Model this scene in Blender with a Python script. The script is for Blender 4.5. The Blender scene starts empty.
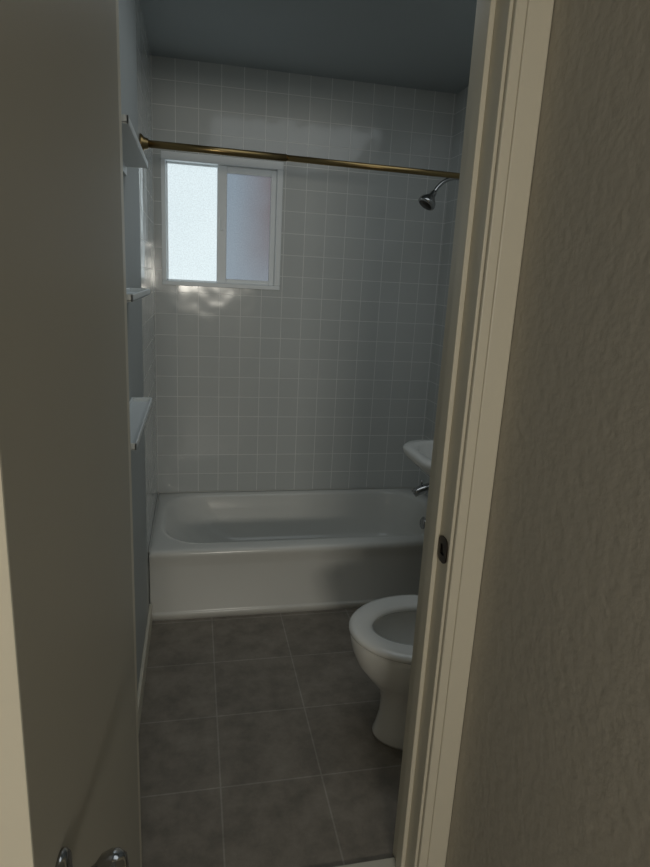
import bpy, bmesh
from math import *
from mathutils import Vector, Matrix
S=bpy.context.scene
S.view_settings.view_transform='Standard'
S.view_settings.look='None'
# ---------------- dims
XL,XR,YB,YT,HT,HC,HR=-.195,1.327,3.252,2.497,.333,2.48,1.9656
YW0,YW1=1.10,1.24          # doorway wall
JL,JR=-.127,.529           # opening
HX=.604                    # hall right wall face
HH=2.05
# ---------------- helpers
def link(o):
    S.collection.objects.link(o); return o
def empty(name):
    o=bpy.data.objects.new(name,None); return link(o)
def obj(name,bm,mat=None,parent=None,smooth=False,bevel=0,seg=2,subsurf=0):
    me=bpy.data.meshes.new(name); bmesh.ops.recalc_face_normals(bm,faces=bm.faces[:]); bm.to_mesh(me); bm.free()
    o=bpy.data.objects.new(name,me); link(o)
    if mat: me.materials.append(mat)
    if smooth:
        for p in me.polygons: p.use_smooth=True
    if bevel:
        m=o.modifiers.new('b','BEVEL'); m.width=bevel; m.segments=seg; m.limit_method='ANGLE'; m.angle_limit=radians(40)
    if subsurf:
        m=o.modifiers.new('s','SUBSURF'); m.levels=subsurf; m.render_levels=subsurf
    if parent: o.parent=parent
    return o
def addbox(bm,x0,x1,y0,y1,z0,z1):
    v=[bm.verts.new((x,y,z)) for x in (x0,x1) for y in (y0,y1) for z in (z0,z1)]
    for f in ((0,1,3,2),(4,6,7,5),(0,4,5,1),(2,3,7,6),(0,2,6,4),(1,5,7,3)):
        bm.faces.new([v[i] for i in f])
def boxes(name,lst,mat,parent=None,bevel=0,seg=2):
    bm=bmesh.new()
    for b in lst: addbox(bm,*b)
    return obj(name,bm,mat,parent,bevel=bevel,seg=seg)
def loft(name,loops,mat,parent=None,cap0=True,cap1=True,closed=False,smooth=True,subsurf=0):
    bm=bmesh.new(); R=[[bm.verts.new(p) for p in l] for l in loops]; n=len(R[0])
    rng=range(len(R)) if closed else range(len(R)-1)
    for i in rng:
        a,b=R[i],R[(i+1)%len(R)]
        for j in range(n): bm.faces.new((a[j],a[(j+1)%n],b[(j+1)%n],b[j]))
    if not closed:
        if cap0: bm.faces.new(R[0][::-1])
        if cap1: bm.faces.new(R[-1])
    return obj(name,bm,mat,parent,smooth=smooth,subsurf=subsurf)
def lathe(name,prof,mat,M,parent=None,n=32):
    loops=[[M@Vector((max(r,1e-4)*cos(2*pi*k/n),max(r,1e-4)*sin(2*pi*k/n),h)) for k in range(n)] for r,h in prof]
    return loft(name,loops,mat,parent)
def axis(loc,d):
    return Matrix.Translation(loc)@Vector(d).to_track_quat('Z','Y').to_matrix().to_4x4()
def tube(name,pts,r,mat,parent=None,n=20):
    pts=[Vector(p) for p in pts]; loops=[]
    up=None
    for i,p in enumerate(pts):
        t=(pts[min(i+1,len(pts)-1)]-pts[max(i-1,0)]).normalized()
        if up is None:
            up=Vector((0,0,1)) if abs(t.z)<.9 else Vector((0,1,0))
        a=t.cross(up).normalized(); b=a.cross(t).normalized(); up=b
        rr=r[i] if isinstance(r,(list,tuple)) else r
        loops.append([p+a*rr*cos(2*pi*k/n)+b*rr*sin(2*pi*k/n) for k in range(n)])
    return loft(name,loops,mat,parent)
def bez(p0,p1,p2,p3,n=12):
    p0,p1,p2,p3=map(Vector,(p0,p1,p2,p3)); out=[]
    for i in range(n+1):
        t=i/n; out.append(p0*(1-t)**3+p1*3*t*(1-t)**2+p2*3*t*t*(1-t)+p3*t**3)
    return out
# ---------------- materials
def newmat(name):
    m=bpy.data.materials.new(name); m.use_nodes=True; nt=m.node_tree
    return m,nt,nt.nodes['Principled BSDF']
def N(nt,t,**k):
    n=nt.nodes.new(t)
    for a,b in k.items(): setattr(n,a,b)
    return n
def paint(name,col,rough=.6,bs=60,bstr=.15,bdist=.002,var=.06,spec=.4,vs=2.5):
    m,nt,b=newmat(name); L=nt.links
    tc=N(nt,'ShaderNodeTexCoord')
    n1=N(nt,'ShaderNodeTexNoise'); n1.inputs['Scale'].default_value=vs; n1.inputs['Detail'].default_value=4
    L.new(tc.outputs['Object'],n1.inputs['Vector'])
    mx=N(nt,'ShaderNodeMix',data_type='RGBA')
    mx.inputs[6].default_value=(*[c*(1-var) for c in col],1); mx.inputs[7].default_value=(*[min(1,c*(1+var)) for c in col],1)
    L.new(n1.outputs['Fac'],mx.inputs[0]); L.new(mx.outputs[2],b.inputs['Base Color'])
    n2=N(nt,'ShaderNodeTexNoise'); n2.inputs['Scale'].default_value=bs; n2.inputs['Detail'].default_value=3
    L.new(tc.outputs['Object'],n2.inputs['Vector'])
    bp=N(nt,'ShaderNodeBump'); bp.inputs['Strength'].default_value=bstr; bp.inputs['Distance'].default_value=bdist
    L.new(n2.outputs['Fac'],bp.inputs['Height']); L.new(bp.outputs['Normal'],b.inputs['Normal'])
    b.inputs['Roughness'].default_value=rough; b.inputs['Specular IOR Level'].default_value=spec
    return m
def metal(name,col,rough=.2):
    m,nt,b=newmat(name); b.inputs['Base Color'].default_value=(*col,1); b.inputs['Metallic'].default_value=1
    n=N(nt,'ShaderNodeTexNoise'); n.inputs['Scale'].default_value=30
    mr=N(nt,'ShaderNodeMapRange'); mr.inputs['To Min'].default_value=rough*.8; mr.inputs['To Max'].default_value=rough*1.3
    nt.links.new(n.outputs['Fac'],mr.inputs['Value']); nt.links.new(mr.outputs['Result'],b.inputs['Roughness'])
    return m
def tiles(name,ax,w,ox,oy,c1,c2,mort,msize=.0018,rough=.2,bstr=.5,mott=0,spec=.5,gd=-.25):
    m,nt,b=newmat(name); L=nt.links
    tc=N(nt,'ShaderNodeTexCoord'); sp=N(nt,'ShaderNodeSeparateXYZ'); L.new(tc.outputs['Object'],sp.inputs[0])
    a1=N(nt,'ShaderNodeMath',operation='SUBTRACT'); a1.inputs[1].default_value=ox-20*w
    a2=N(nt,'ShaderNodeMath',operation='SUBTRACT'); a2.inputs[1].default_value=oy-20*w
    L.new(sp.outputs[ax[0]],a1.inputs[0]); L.new(sp.outputs[ax[1]],a2.inputs[0])
    cb=N(nt,'ShaderNodeCombineXYZ'); L.new(a1.outputs[0],cb.inputs[0]); L.new(a2.outputs[0],cb.inputs[1])
    br=N(nt,'ShaderNodeTexBrick'); br.offset=0; br.squash=1
    L.new(cb.outputs[0],br.inputs['Vector'])
    br.inputs['Scale'].default_value=1; br.inputs['Brick Width'].default_value=w; br.inputs['Row Height'].default_value=w
    br.inputs['Mortar Size'].default_value=msize; br.inputs['Mortar Smooth'].default_value=.3
    br.inputs['Color1'].default_value=(*c1,1); br.inputs['Color2'].default_value=(*c2,1); br.inputs['Mortar'].default_value=(*mort,1)
    colout=br.outputs['Color']
    if mott:
        n=N(nt,'ShaderNodeTexNoise'); n.inputs['Scale'].default_value=9; n.inputs['Detail'].default_value=8; n.inputs['Roughness'].default_value=.7
        L.new(tc.outputs['Object'],n.inputs['Vector'])
        mr=N(nt,'ShaderNodeMapRange'); mr.inputs['From Min'].default_value=.3; mr.inputs['From Max'].default_value=.7
        mr.inputs['To Min'].default_value=1-mott; mr.inputs['To Max'].default_value=1+mott
        L.new(n.outputs['Fac'],mr.inputs['Value'])
        mm=N(nt,'ShaderNodeVectorMath',operation='SCALE'); L.new(br.outputs['Color'],mm.inputs[0]); L.new(mr.outputs['Result'],mm.inputs['Scale'])
        colout=mm.outputs[0]
    L.new(colout,b.inputs['Base Color'])
    n2=N(nt,'ShaderNodeTexNoise'); n2.inputs['Scale'].default_value=9; n2.inputs['Detail'].default_value=1
    L.new(tc.outputs['Object'],n2.inputs['Vector'])
    inv=N(nt,'ShaderNodeMath',operation='MULTIPLY_ADD'); inv.inputs[1].default_value=gd
    L.new(br.outputs['Fac'],inv.inputs[0]); L.new(n2.outputs['Fac'],inv.inputs[2])
    bp=N(nt,'ShaderNodeBump'); bp.inputs['Strength'].default_value=bstr; bp.inputs['Distance'].default_value=.003
    L.new(inv.outputs[0],bp.inputs['Height']); L.new(bp.outputs['Normal'],b.inputs['Normal'])
    b.inputs['Roughness'].default_value=rough; b.inputs['Specular IOR Level'].default_value=spec
    return m
TC1,TC2,TM=(.585,.605,.595),(.60,.62,.61),(.86,.87,.855)
m_tile_b=tiles('glazed_tile_back',(0,2),.108,XL,HT,TC1,TC2,TM,msize=.0021,rough=.12,bstr=.8)
m_tile_s=tiles('glazed_tile_side',(1,2),.108,YB,HT,TC1,TC2,TM,msize=.0021,rough=.12,bstr=.8)
m_floor=tiles('stone_floor_tile',(0,1),.313,.0772,1.5346,(.225,.200,.168),(.243,.216,.181),(.325,.30,.262),msize=.003,rough=.42,bstr=.3,mott=.30,spec=.3)
m_wall=paint('hall_wall_paint',(.53,.50,.44),.75,42,.6,.004,.04)
m_bwall=paint('bathroom_wall_paint',(.44,.465,.46),.6)
m_ceil=paint('ceiling_paint',(.385,.42,.43),.7)
m_door=paint('door_paint',(.43,.415,.355),.45,25,.08,.002,.05)
m_trim=paint('trim_paint',(.69,.65,.54),.4,30,.12,.0015,.05)
m_porc=paint('white_porcelain',(.75,.745,.71),.12,5,.0,.001,.01,.5)
m_tub=paint('tub_enamel',(.73,.73,.695),.18,5,.0,.001,.02,.5)
m_vinyl=paint('white_vinyl',(.90,.935,.95),.35,40,.02,.001,.01)
m_white=paint('white_enamel_shelf',(.74,.78,.79),.35,40,.02,.001,.01)
m_chrome=metal('chrome',(.40,.40,.40),.12)
m_dark=metal('aged_bronze',(.08,.07,.06),.35)
m_brass=metal('brass',(.28,.20,.09),.3)
m_thresh=paint('marble_threshold',(.60,.58,.50),.3,12,.05,.001,.12)
m_caulk=paint('caulk',(.6,.6,.57),.6)
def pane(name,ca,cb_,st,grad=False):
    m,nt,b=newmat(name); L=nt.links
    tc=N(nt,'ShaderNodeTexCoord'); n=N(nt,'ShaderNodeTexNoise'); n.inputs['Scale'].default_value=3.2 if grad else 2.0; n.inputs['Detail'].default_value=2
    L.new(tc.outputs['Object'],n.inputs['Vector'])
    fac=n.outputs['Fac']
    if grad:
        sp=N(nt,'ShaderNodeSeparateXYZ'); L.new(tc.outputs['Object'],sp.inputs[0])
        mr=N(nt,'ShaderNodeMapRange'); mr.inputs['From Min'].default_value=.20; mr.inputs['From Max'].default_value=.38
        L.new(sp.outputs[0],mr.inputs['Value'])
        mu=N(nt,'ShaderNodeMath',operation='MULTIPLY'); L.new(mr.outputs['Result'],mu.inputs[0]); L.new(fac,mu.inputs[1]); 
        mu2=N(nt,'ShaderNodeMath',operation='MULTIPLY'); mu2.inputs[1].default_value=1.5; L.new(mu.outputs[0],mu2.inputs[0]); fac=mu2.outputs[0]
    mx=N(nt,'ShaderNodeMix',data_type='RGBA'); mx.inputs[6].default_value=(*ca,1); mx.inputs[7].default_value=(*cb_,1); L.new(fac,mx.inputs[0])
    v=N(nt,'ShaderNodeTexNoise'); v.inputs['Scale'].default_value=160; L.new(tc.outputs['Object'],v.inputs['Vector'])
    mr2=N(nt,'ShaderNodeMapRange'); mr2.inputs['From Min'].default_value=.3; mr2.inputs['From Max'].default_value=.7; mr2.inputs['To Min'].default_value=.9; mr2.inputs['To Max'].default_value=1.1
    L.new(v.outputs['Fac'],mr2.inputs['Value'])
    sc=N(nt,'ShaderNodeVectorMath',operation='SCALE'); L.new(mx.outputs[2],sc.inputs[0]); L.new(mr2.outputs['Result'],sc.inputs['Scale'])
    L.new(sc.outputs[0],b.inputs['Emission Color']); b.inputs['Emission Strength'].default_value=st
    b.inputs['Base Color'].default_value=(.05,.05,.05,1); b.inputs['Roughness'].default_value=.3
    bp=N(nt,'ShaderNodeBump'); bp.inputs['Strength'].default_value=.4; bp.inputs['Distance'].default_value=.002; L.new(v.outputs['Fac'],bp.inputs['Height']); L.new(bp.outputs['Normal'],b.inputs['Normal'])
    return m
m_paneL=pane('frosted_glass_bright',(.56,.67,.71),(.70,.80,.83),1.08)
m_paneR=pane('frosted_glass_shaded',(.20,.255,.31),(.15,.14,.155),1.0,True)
# ---------------- room shell
WX0,WX1,WZ0,WZ1=-.158,.439,1.448,2.075
T=.12
boxes('wall_back',[(XL-T,WX0,YB,YB+T,0,HC),(WX1,XR+T,YB,YB+T,0,HC),(WX0,WX1,YB,YB+T,0,WZ0),(WX0,WX1,YB,YB+T,WZ1,HC)],m_tile_b)
boxes('wall_left',[(XL-T,XL,YW1,2.44,0,HC)],m_bwall)
boxes('wall_left_tiled',[(XL-T,XL+.0,2.44,YB,0,HC)],m_tile_s)
boxes('wall_right',[(XR,XR+T,YW1,2.44,0,HC)],m_bwall)
boxes('wall_right_tiled',[(XR,XR+T,2.44,YB,0,HC)],m_tile_s)
boxes('wall_front',[(-.6,JL-.02,YW0,YW1,0,HC),(JR+.02,XR+T,YW0,YW1,0,HC),(JL-.02,JR+.02,YW0,YW1,HH+.02,HC)],m_wall)
boxes('wall_hall_right',[(HX,HX+T,-2.6,YW0,0,HC)],m_wall)
boxes('wall_hall_left',[(-.62,-.5,-2.6,YW0,0,HC)],m_wall)
boxes('wall_hall_rear',[(-.62,HX+T,-2.72,-2.6,0,HC)],m_wall)
boxes('floor',[(-.62,XR+T,-2.72,YB+T,-.1,0)],m_floor)
boxes('ceiling',[(-.62,XR+T,-2.72,YB+T,HC,HC+.1)],m_ceil)
boxes('baseboard_left',[(XL,XL+.012,YW1,YT-.002,0,.09)],m_trim,bevel=.003)
boxes('baseboard_hall_right',[(HX-.012,HX,-2.6,YW0-.02,0,.09)],m_trim,bevel=.003)
boxes('baseboard_front',[(JR+.06,XR,YW1,YW1+.012,0,.09)],m_trim,bevel=.003)
boxes('trim_threshold',[(JL,JR,YW0-.01,YW1-.018,0,.010)],m_thresh,bevel=.003)
# ---------------- door frame
fr=empty('door_frame')
boxes('jamb_right',[(JR,JR+.02,YW0-.002,YW1+.002,0,HH+.02),(JR-.011,JR,YW0+.052,YW0+.088,0.012,HH)],m_trim,fr,bevel=.002)
boxes('jamb_left',[(JL-.02,JL,YW0-.002,YW1+.002,0,HH+.02)],m_trim,fr,bevel=.002)
boxes('jamb_head',[(JL,JR,YW0-.002,YW1+.002,HH,HH+.02)],m_trim,fr,bevel=.002)
boxes('casing_right',[(JR+.006,HX-.002,YW0-.014,YW0-.002,0,HH+.07),(JR+.026,HX-.001,YW0-.019,YW0-.013,0,HH+.07)],m_trim,fr,bevel=.003)
boxes('casing_left',[(JL-.10,JL-.035,YW0-.014,YW0-.002,0,HH+.07)],m_trim,fr,bevel=.003)
boxes('casing_head',[(JL-.03,JR+.004,YW0-.014,YW0-.002,HH+.008,HH+.07)],m_trim,fr,bevel=.003)
def rrect(y0,y1,z0,z1,r,x,n=6):
    pts=[]
    for cy,cz,a0 in ((y1-r,z1-r,0),(y0+r,z1-r,90),(y0+r,z0+r,180),(y1-r,z0+r,270)):
        for k in range(n+1):
            a=radians(a0+90*k/n); pts.append(Vector((x,cy+r*cos(a),cz+r*sin(a))))
    return pts
sy,sz=YW0+.027,.955
loft('strike_plate',[rrect(sy-.022,sy+.022,sz-.029,sz+.029,.016,JR),rrect(sy-.022,sy+.022,sz-.029,sz+.029,.016,JR-.0035),
  rrect(sy-.011,sy+.010,sz-.012,sz+.012,.004,JR-.0035),rrect(sy-.011,sy+.010,sz-.012,sz+.012,.004,JR-.0005)],m_dark,fr,smooth=False)
# ---------------- door
dr=empty('door_1')
DW=.625; dt=.035
d=bmesh.new(); addbox(d,-dt,0,-DW,0,.012,HH-.005)
slab=obj('slab',d,m_door,dr,bevel=.002)
slab.data.materials.append(m_trim)
for p in slab.data.polygons:
    if abs(p.normal.y)>.9: p.material_index=1
ky=-DW+.065; kz=.899
KP=[(.010,.008),(.010,.028),(.014,.034),(.022,.040),(.0255,.049),(.0255,.057),(.021,.064),(.011,.067),(.0,.0675)]
RP=[(.031,0),(.031,.003),(.028,.007),(.016,.010),(.0,.010)]
for sfx,x,s in (('',0,1),('_outer',-dt,-1)):
    Mk=axis((x,ky,kz),(s,0,0))
    lathe('knob_rosette'+sfx,RP,m_chrome,Mk,dr); lathe('knob'+sfx,KP,m_chrome,Mk,dr)
boxes('latch_plate',[(-.029,-.006,-DW-.001,-DW+.001,kz-.03,kz+.03)],m_chrome,dr)
for i,z in enumerate((.25,1.05,1.8)):
    tube('hinge_barrel_%d'%i,[(-dt-.005,.002,z-.045),(-dt-.005,.002,z+.045)],.005,m_chrome,dr)
dr.location=(-.1145,YW0-.018,0); dr.rotation_euler=(0,0,radians(-2.1))
# ---------------- window
w=empty('window_1')
fy=YB; fl=.022
boxes('frame',[(WX0,WX1,fy-.006,fy+.09,WZ1-.038,WZ1),(WX0,WX1,fy-.006,fy+.09,WZ0,WZ0+.022),
  (WX0,WX0+fl,fy-.006,fy+.09,WZ0+.022,WZ1-.038),(WX1-.03,WX1,fy-.006,fy+.09,WZ0+.022,WZ1-.038)],m_vinyl,w,bevel=.003)
mx=.135
boxes('fixed_bead',[(WX0+fl,WX0+fl+.008,fy+.045,fy+.07,WZ0+.022,WZ1-.038),(WX0+fl,mx-.02,fy+.045,fy+.07,WZ1-.046,WZ1-.038),(WX0+fl,mx-.02,fy+.045,fy+.07,WZ0+.022,WZ0+.03)],m_vinyl,w,bevel=.002)
boxes('sash',[(mx-.022,mx+.026,fy+.008,fy+.06,WZ0+.022,WZ1-.038),(WX1-.058,WX1-.03,fy+.015,fy+.06,WZ0+.022,WZ1-.038),
  (mx+.026,WX1-.058,fy+.015,fy+.06,WZ1-.072,WZ1-.038),(mx+.026,WX1-.058,fy+.015,fy+.06,WZ0+.022,WZ0+.045)],m_vinyl,w,bevel=.003)
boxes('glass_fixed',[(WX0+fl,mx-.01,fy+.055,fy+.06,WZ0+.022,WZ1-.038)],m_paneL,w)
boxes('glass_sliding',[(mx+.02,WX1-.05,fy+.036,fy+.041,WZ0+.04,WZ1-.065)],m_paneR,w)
boxes('latch',[(mx-.004,mx+.010,fy-.002,fy+.010,1.73,1.79)],m_vinyl,w,bevel=.002)
# ---------------- tub
def rr(x0,x1,y0,y1,r,z,n=8):
    pts=[]
    for cx,cy,a0 in ((x1-r,y1-r,0),(x0+r,y1-r,90),(x0+r,y0+r,180),(x1-r,y0+r,270)):
        for k in range(n+1):
            a=radians(a0+90*k/n); pts.append(Vector((cx+r*cos(a),cy+r*sin(a),z)))
    return pts
e=.002
def tl(i,z,r=.006,j=0): return rr(XL+e+j,XR-e-j,YT+i,YB-e-j,r,z)
tubp=empty('bathtub')
ix0,ix1,iy0,iy1=XL+.055,XR-.07,YT+.085,YB-.035
def il(i,z,r,dl=0,dr_=0): return rr(ix0+i+dl,ix1-i-dr_,iy0+i,iy1-i,r,z,8)
loops=[tl(.0,0),tl(0,.026),tl(.001,.030),tl(.005,.034),tl(.007,.040),tl(.010,HT-.085),tl(.009,HT-.07),tl(.004,HT-.045),tl(.001,HT-.030),tl(0,HT-.020),tl(.003,HT-.009,.010,.001),tl(.010,HT-.003,.012,.003),tl(.022,HT,.016,.005),
 il(-.018,HT,.20),il(-.008,HT-.001,.20),il(.002,HT-.007,.20),il(.009,HT-.018,.20),il(.022,HT-.09,.19,.03),il(.040,HT-.17,.18,.09),il(.06,HT-.235,.16,.14),il(.085,HT-.262,.14,.17),il(.12,HT-.27,.11,.2)]
loft('tub_shell',loops,m_tub,tubp)
lathe('overflow_plate',[(.034,0),(.034,.004),(.028,.009),(.0,.010)],m_chrome,axis((ix1-.032,(iy0+iy1)/2,HT-.08),(-1,0,.15)),tubp)
boxes('caulk_line',[(XL+.001,XR-.001,YB-.006,YB-.001,HT,HT+.006),(XL+.001,XL+.006,YT,YB-.006,HT,HT+.006)],m_caulk,tubp,bevel=.001)
sp=empty('tub_spout')
tube('spout_body',bez((XR-.001,2.87,.47),(XR-.07,2.87,.475),(XR-.14,2.87,.47),(XR-.185,2.87,.435),10),[.026,.026,.026,.026,.026,.026,.026,.025,.024,.023,.021],m_chrome,sp)
tube('diverter',[(XR-.145,2.87,.485),(XR-.145,2.87,.51)],.006,m_chrome,sp)
va=empty('tub_valve')
lathe('valve_plate',[(.07,0),(.07,.004),(.055,.01),(.02,.012),(.02,.05),(.026,.055),(.026,.08),(.0,.083)],m_chrome,axis((XR-.001,2.87,.72),(-1,0,0)),va)
sh=empty('shower_head')
hx=XR-.225
arm=bez((XR-.001,2.87,1.985),(XR-.10,2.87,2.03),(XR-.18,2.87,2.02),(hx,2.87,1.935),16)
tube('arm',arm,.0095,m_chrome,sh)
lathe('flange',[(.03,0),(.028,.006),(.012,.012),(.009,.012)],m_chrome,axis((XR-.001,2.87,1.985),(-1,0,0)),sh)
hd=Vector((-.42,-.08,-.62)).normalized()
lathe('head',[(.010,-.012),(.015,0),(.015,.012),(.022,.022),(.038,.040),(.043,.052),(.043,.064),(.037,.068),(.0,.066)],m_chrome,axis(Vector((hx,2.87,1.935)),hd),sh)
lathe('spray_face',[(.033,.0655),(.033,.070),(.0,.071)],m_dark,axis(Vector((hx,2.87,1.935)),hd),sh)
ro=empty('shower_curtain_rod'); ry=YT+.02
tube('rod_outer',[(XL+.004,ry,HR),(.35,ry,HR-.003)],.0135,m_brass,ro,n=24)
tube('rod_inner',[(.345,ry,HR-.003),(XR-.004,ry,HR-.010)],.0118,m_brass,ro,n=24)
for s,x,z in ((1,XL+.0005,HR),(-1,XR-.0005,HR-.01)):
    lathe('flange',[(.032,0),(.032,.006),(.022,.014),(.018,.028),(.015,.030)],m_brass,axis((x,ry,z),(s,0,0)),ro)
# ---------------- toilet
to=empty('toilet'); TX,TY=.498,1.682
def egg(f,b,hw,z,n=48,mf=.52):
    cx=f+(b-f)*mf; pts=[]
    for k in range(n):
        a=2*pi*k/n; c,s=cos(a),sin(a)
        Lx=(cx-f) if c>0 else (b-cx)
        px=cx-Lx*abs(c)*(1 if c>0 else -1)
        pts.append(Vector((TX+px,TY+hw*(abs(s)**(1 if c>0 else .85))*(1 if s>0 else -1),z)))
    return pts
bl=[egg(.105,.62,.125,0),egg(.102,.62,.127,.012),egg(.110,.61,.119,.03),egg(.122,.60,.108,.09),egg(.122,.59,.106,.15),egg(.108,.57,.118,.19),egg(.070,.55,.144,.235),egg(.030,.53,.172,.29),egg(.010,.52,.188,.34),egg(.004,.52,.193,.37),egg(.004,.52,.193,.385),egg(.012,.515,.186,.392),
 egg(.055,.45,.135,.392),egg(.062,.44,.128,.385),egg(.06,.44,.128,.36),egg(.08,.42,.11,.30),egg(.12,.38,.08,.24),egg(.16,.34,.05,.20)]
loft('bowl',bl,m_porc,to)
st=[egg(.004,.47,.194,.394),egg(-.003,.475,.200,.400),egg(-.003,.475,.200,.409),egg(.004,.47,.194,.416),egg(.018,.46,.179,.420),egg(.060,.41,.130,.419),egg(.074,.395,.113,.412),egg(.076,.39,.111,.402),egg(.070,.398,.117,.395)]
loft('seat',st,m_porc,to,closed=True)
lid=[]
for off in (0,.014):
    l=[]
    for v_ in egg(0,.46,.19,0):
        u=v_.x-TX; hgt=.46-u
        l.append(Vector((TX+.505+off+hgt*.12,v_.y,.425+hgt)))
    lid.append(l)
loft('lid',lid,m_porc,to,smooth=False)
boxes('deck',[(TX+.44,TX+.72,TY-.13,TY+.13,.30,.39)],m_porc,to,bevel=.02,seg=4)
boxes('hinge_caps',[(TX+.475,TX+.505,TY-.09,TY-.06,.385,.43),(TX+.475,TX+.505,TY+.06,TY+.09,.385,.43)],m_porc,to,bevel=.006,seg=3)
boxes('tank',[(TX+.63,TX+.821,TY-.21,TY+.21,.39,.73)],m_porc,to,bevel=.025,seg=4)
boxes('tank_lid',[(TX+.618,TX+.824,TY-.22,TY+.22,.73,.765)],m_porc,to,bevel=.01,seg=3)
tube('flush_lever',[(TX+.63,TY-.15,.67),(TX+.61,TY-.15,.67),(TX+.608,TY-.13,.668),(TX+.606,TY-.08,.66)],.006,m_chrome,to)
# ---------------- sink
sk=empty('wall_sink')
sx1=XR-.002
sl_=[rr(1.10,sx1,2.13,2.33,.05,.665),rr(1.05,sx1,2.10,2.36,.07,.685),rr(.98,sx1,2.065,2.395,.09,.73),rr(.915,sx1,2.035,2.425,.11,.775),rr(.88,sx1,2.025,2.435,.12,.805),rr(.866,sx1,2.02,2.44,.12,.82),rr(.863,sx1,2.018,2.442,.12,.84),rr(.872,sx1-.003,2.025,2.435,.12,.85),
 rr(.905,1.21,2.055,2.405,.13,.85),rr(.915,1.20,2.065,2.395,.13,.842),rr(.945,1.18,2.09,2.37,.11,.78),rr(1.0,1.14,2.14,2.32,.065,.735)]
loft('basin',sl_,m_porc,sk)
boxes('backsplash',[(XR-.03,XR-.002,2.03,2.43,.84,.90)],m_porc,sk,bevel=.008,seg=3)
tube('faucet',bez((1.26,2.23,.85),(1.26,2.23,.97),(1.17,2.23,.99),(1.13,2.23,.93)),.011,m_chrome,sk)
tube('trap',bez((1.16,2.23,.67),(1.16,2.23,.48),(1.22,2.23,.48),(XR-.002,2.23,.52)),.018,m_chrome,sk)
# ---------------- shelves on left wall
shf=empty('wall_shelf')
for i,z in enumerate((1.11,1.445,1.80)):
    x0,x1,y0,y1=XL+.001,-.130,1.40,1.95
    boxes('tray_%d'%i,[(x0,x1,y0,y1,z-.004,z),(x1-.005,x1,y0,y1,z-.005,z+.012),(x0,x1,y1-.005,y1,z-.005,z+.012),(x0,x1,y0,y0+.005,z-.005,z+.012),(x0,x0+.005,y0,y1,z-.03,z+.012)],m_white,shf,bevel=.0012)
# ---------------- lights
def area(name,loc,tgt,sx,sy_,p,col,spec=1.0):
    l=bpy.data.lights.new(name,'AREA'); l.shape='RECTANGLE'; l.size=sx; l.size_y=sy_; l.energy=p; l.color=col
    l.specular_factor=spec
    o=bpy.data.objects.new(name,l); link(o); o.location=loc
    o.rotation_euler=(Vector(tgt)-Vector(loc)).to_track_quat('-Z','Y').to_euler(); return o
area('hall_lamp',(.10,-2.3,1.52),(.15,1.1,1.0),.65,.30,24,(1,.945,.83),.45)
area('bathroom_fill_light',(.66,1.85,2.44),(.66,1.95,0),1.1,1.05,3.7,(.88,.955,1),.05)  # added out-of-view fill that brightens the bathroom, not an actual ceiling fixture
W=bpy.data.worlds.new('w'); S.world=W; W.use_nodes=True
W.node_tree.nodes['Background'].inputs[0].default_value=(.5,.6,.7,1); W.node_tree.nodes['Background'].inputs[1].default_value=.3
# ---------------- camera
f,pitch,roll,yaw,h=604.01,.2459,.0535,.2197,1.5051
fw=Vector((sin(yaw),cos(yaw),0)); rt=Vector((cos(yaw),-sin(yaw),0)); upz=Vector((0,0,1))
F=fw*cos(pitch)-upz*sin(pitch); U=fw*sin(pitch)+upz*cos(pitch)
R_=rt*cos(roll)+U*sin(roll); U_=U*cos(roll)-rt*sin(roll)
cd=bpy.data.cameras.new('camera'); cd.sensor_fit='VERTICAL'; cd.sensor_height=36; cd.lens=f/867*36; cd.clip_start=.02
co=bpy.data.objects.new('camera',cd); link(co)
M=Matrix((R_,U_,-F)).transposed().to_4x4(); M.translation=Vector((0,0,h)); co.matrix_world=M
S.camera=co
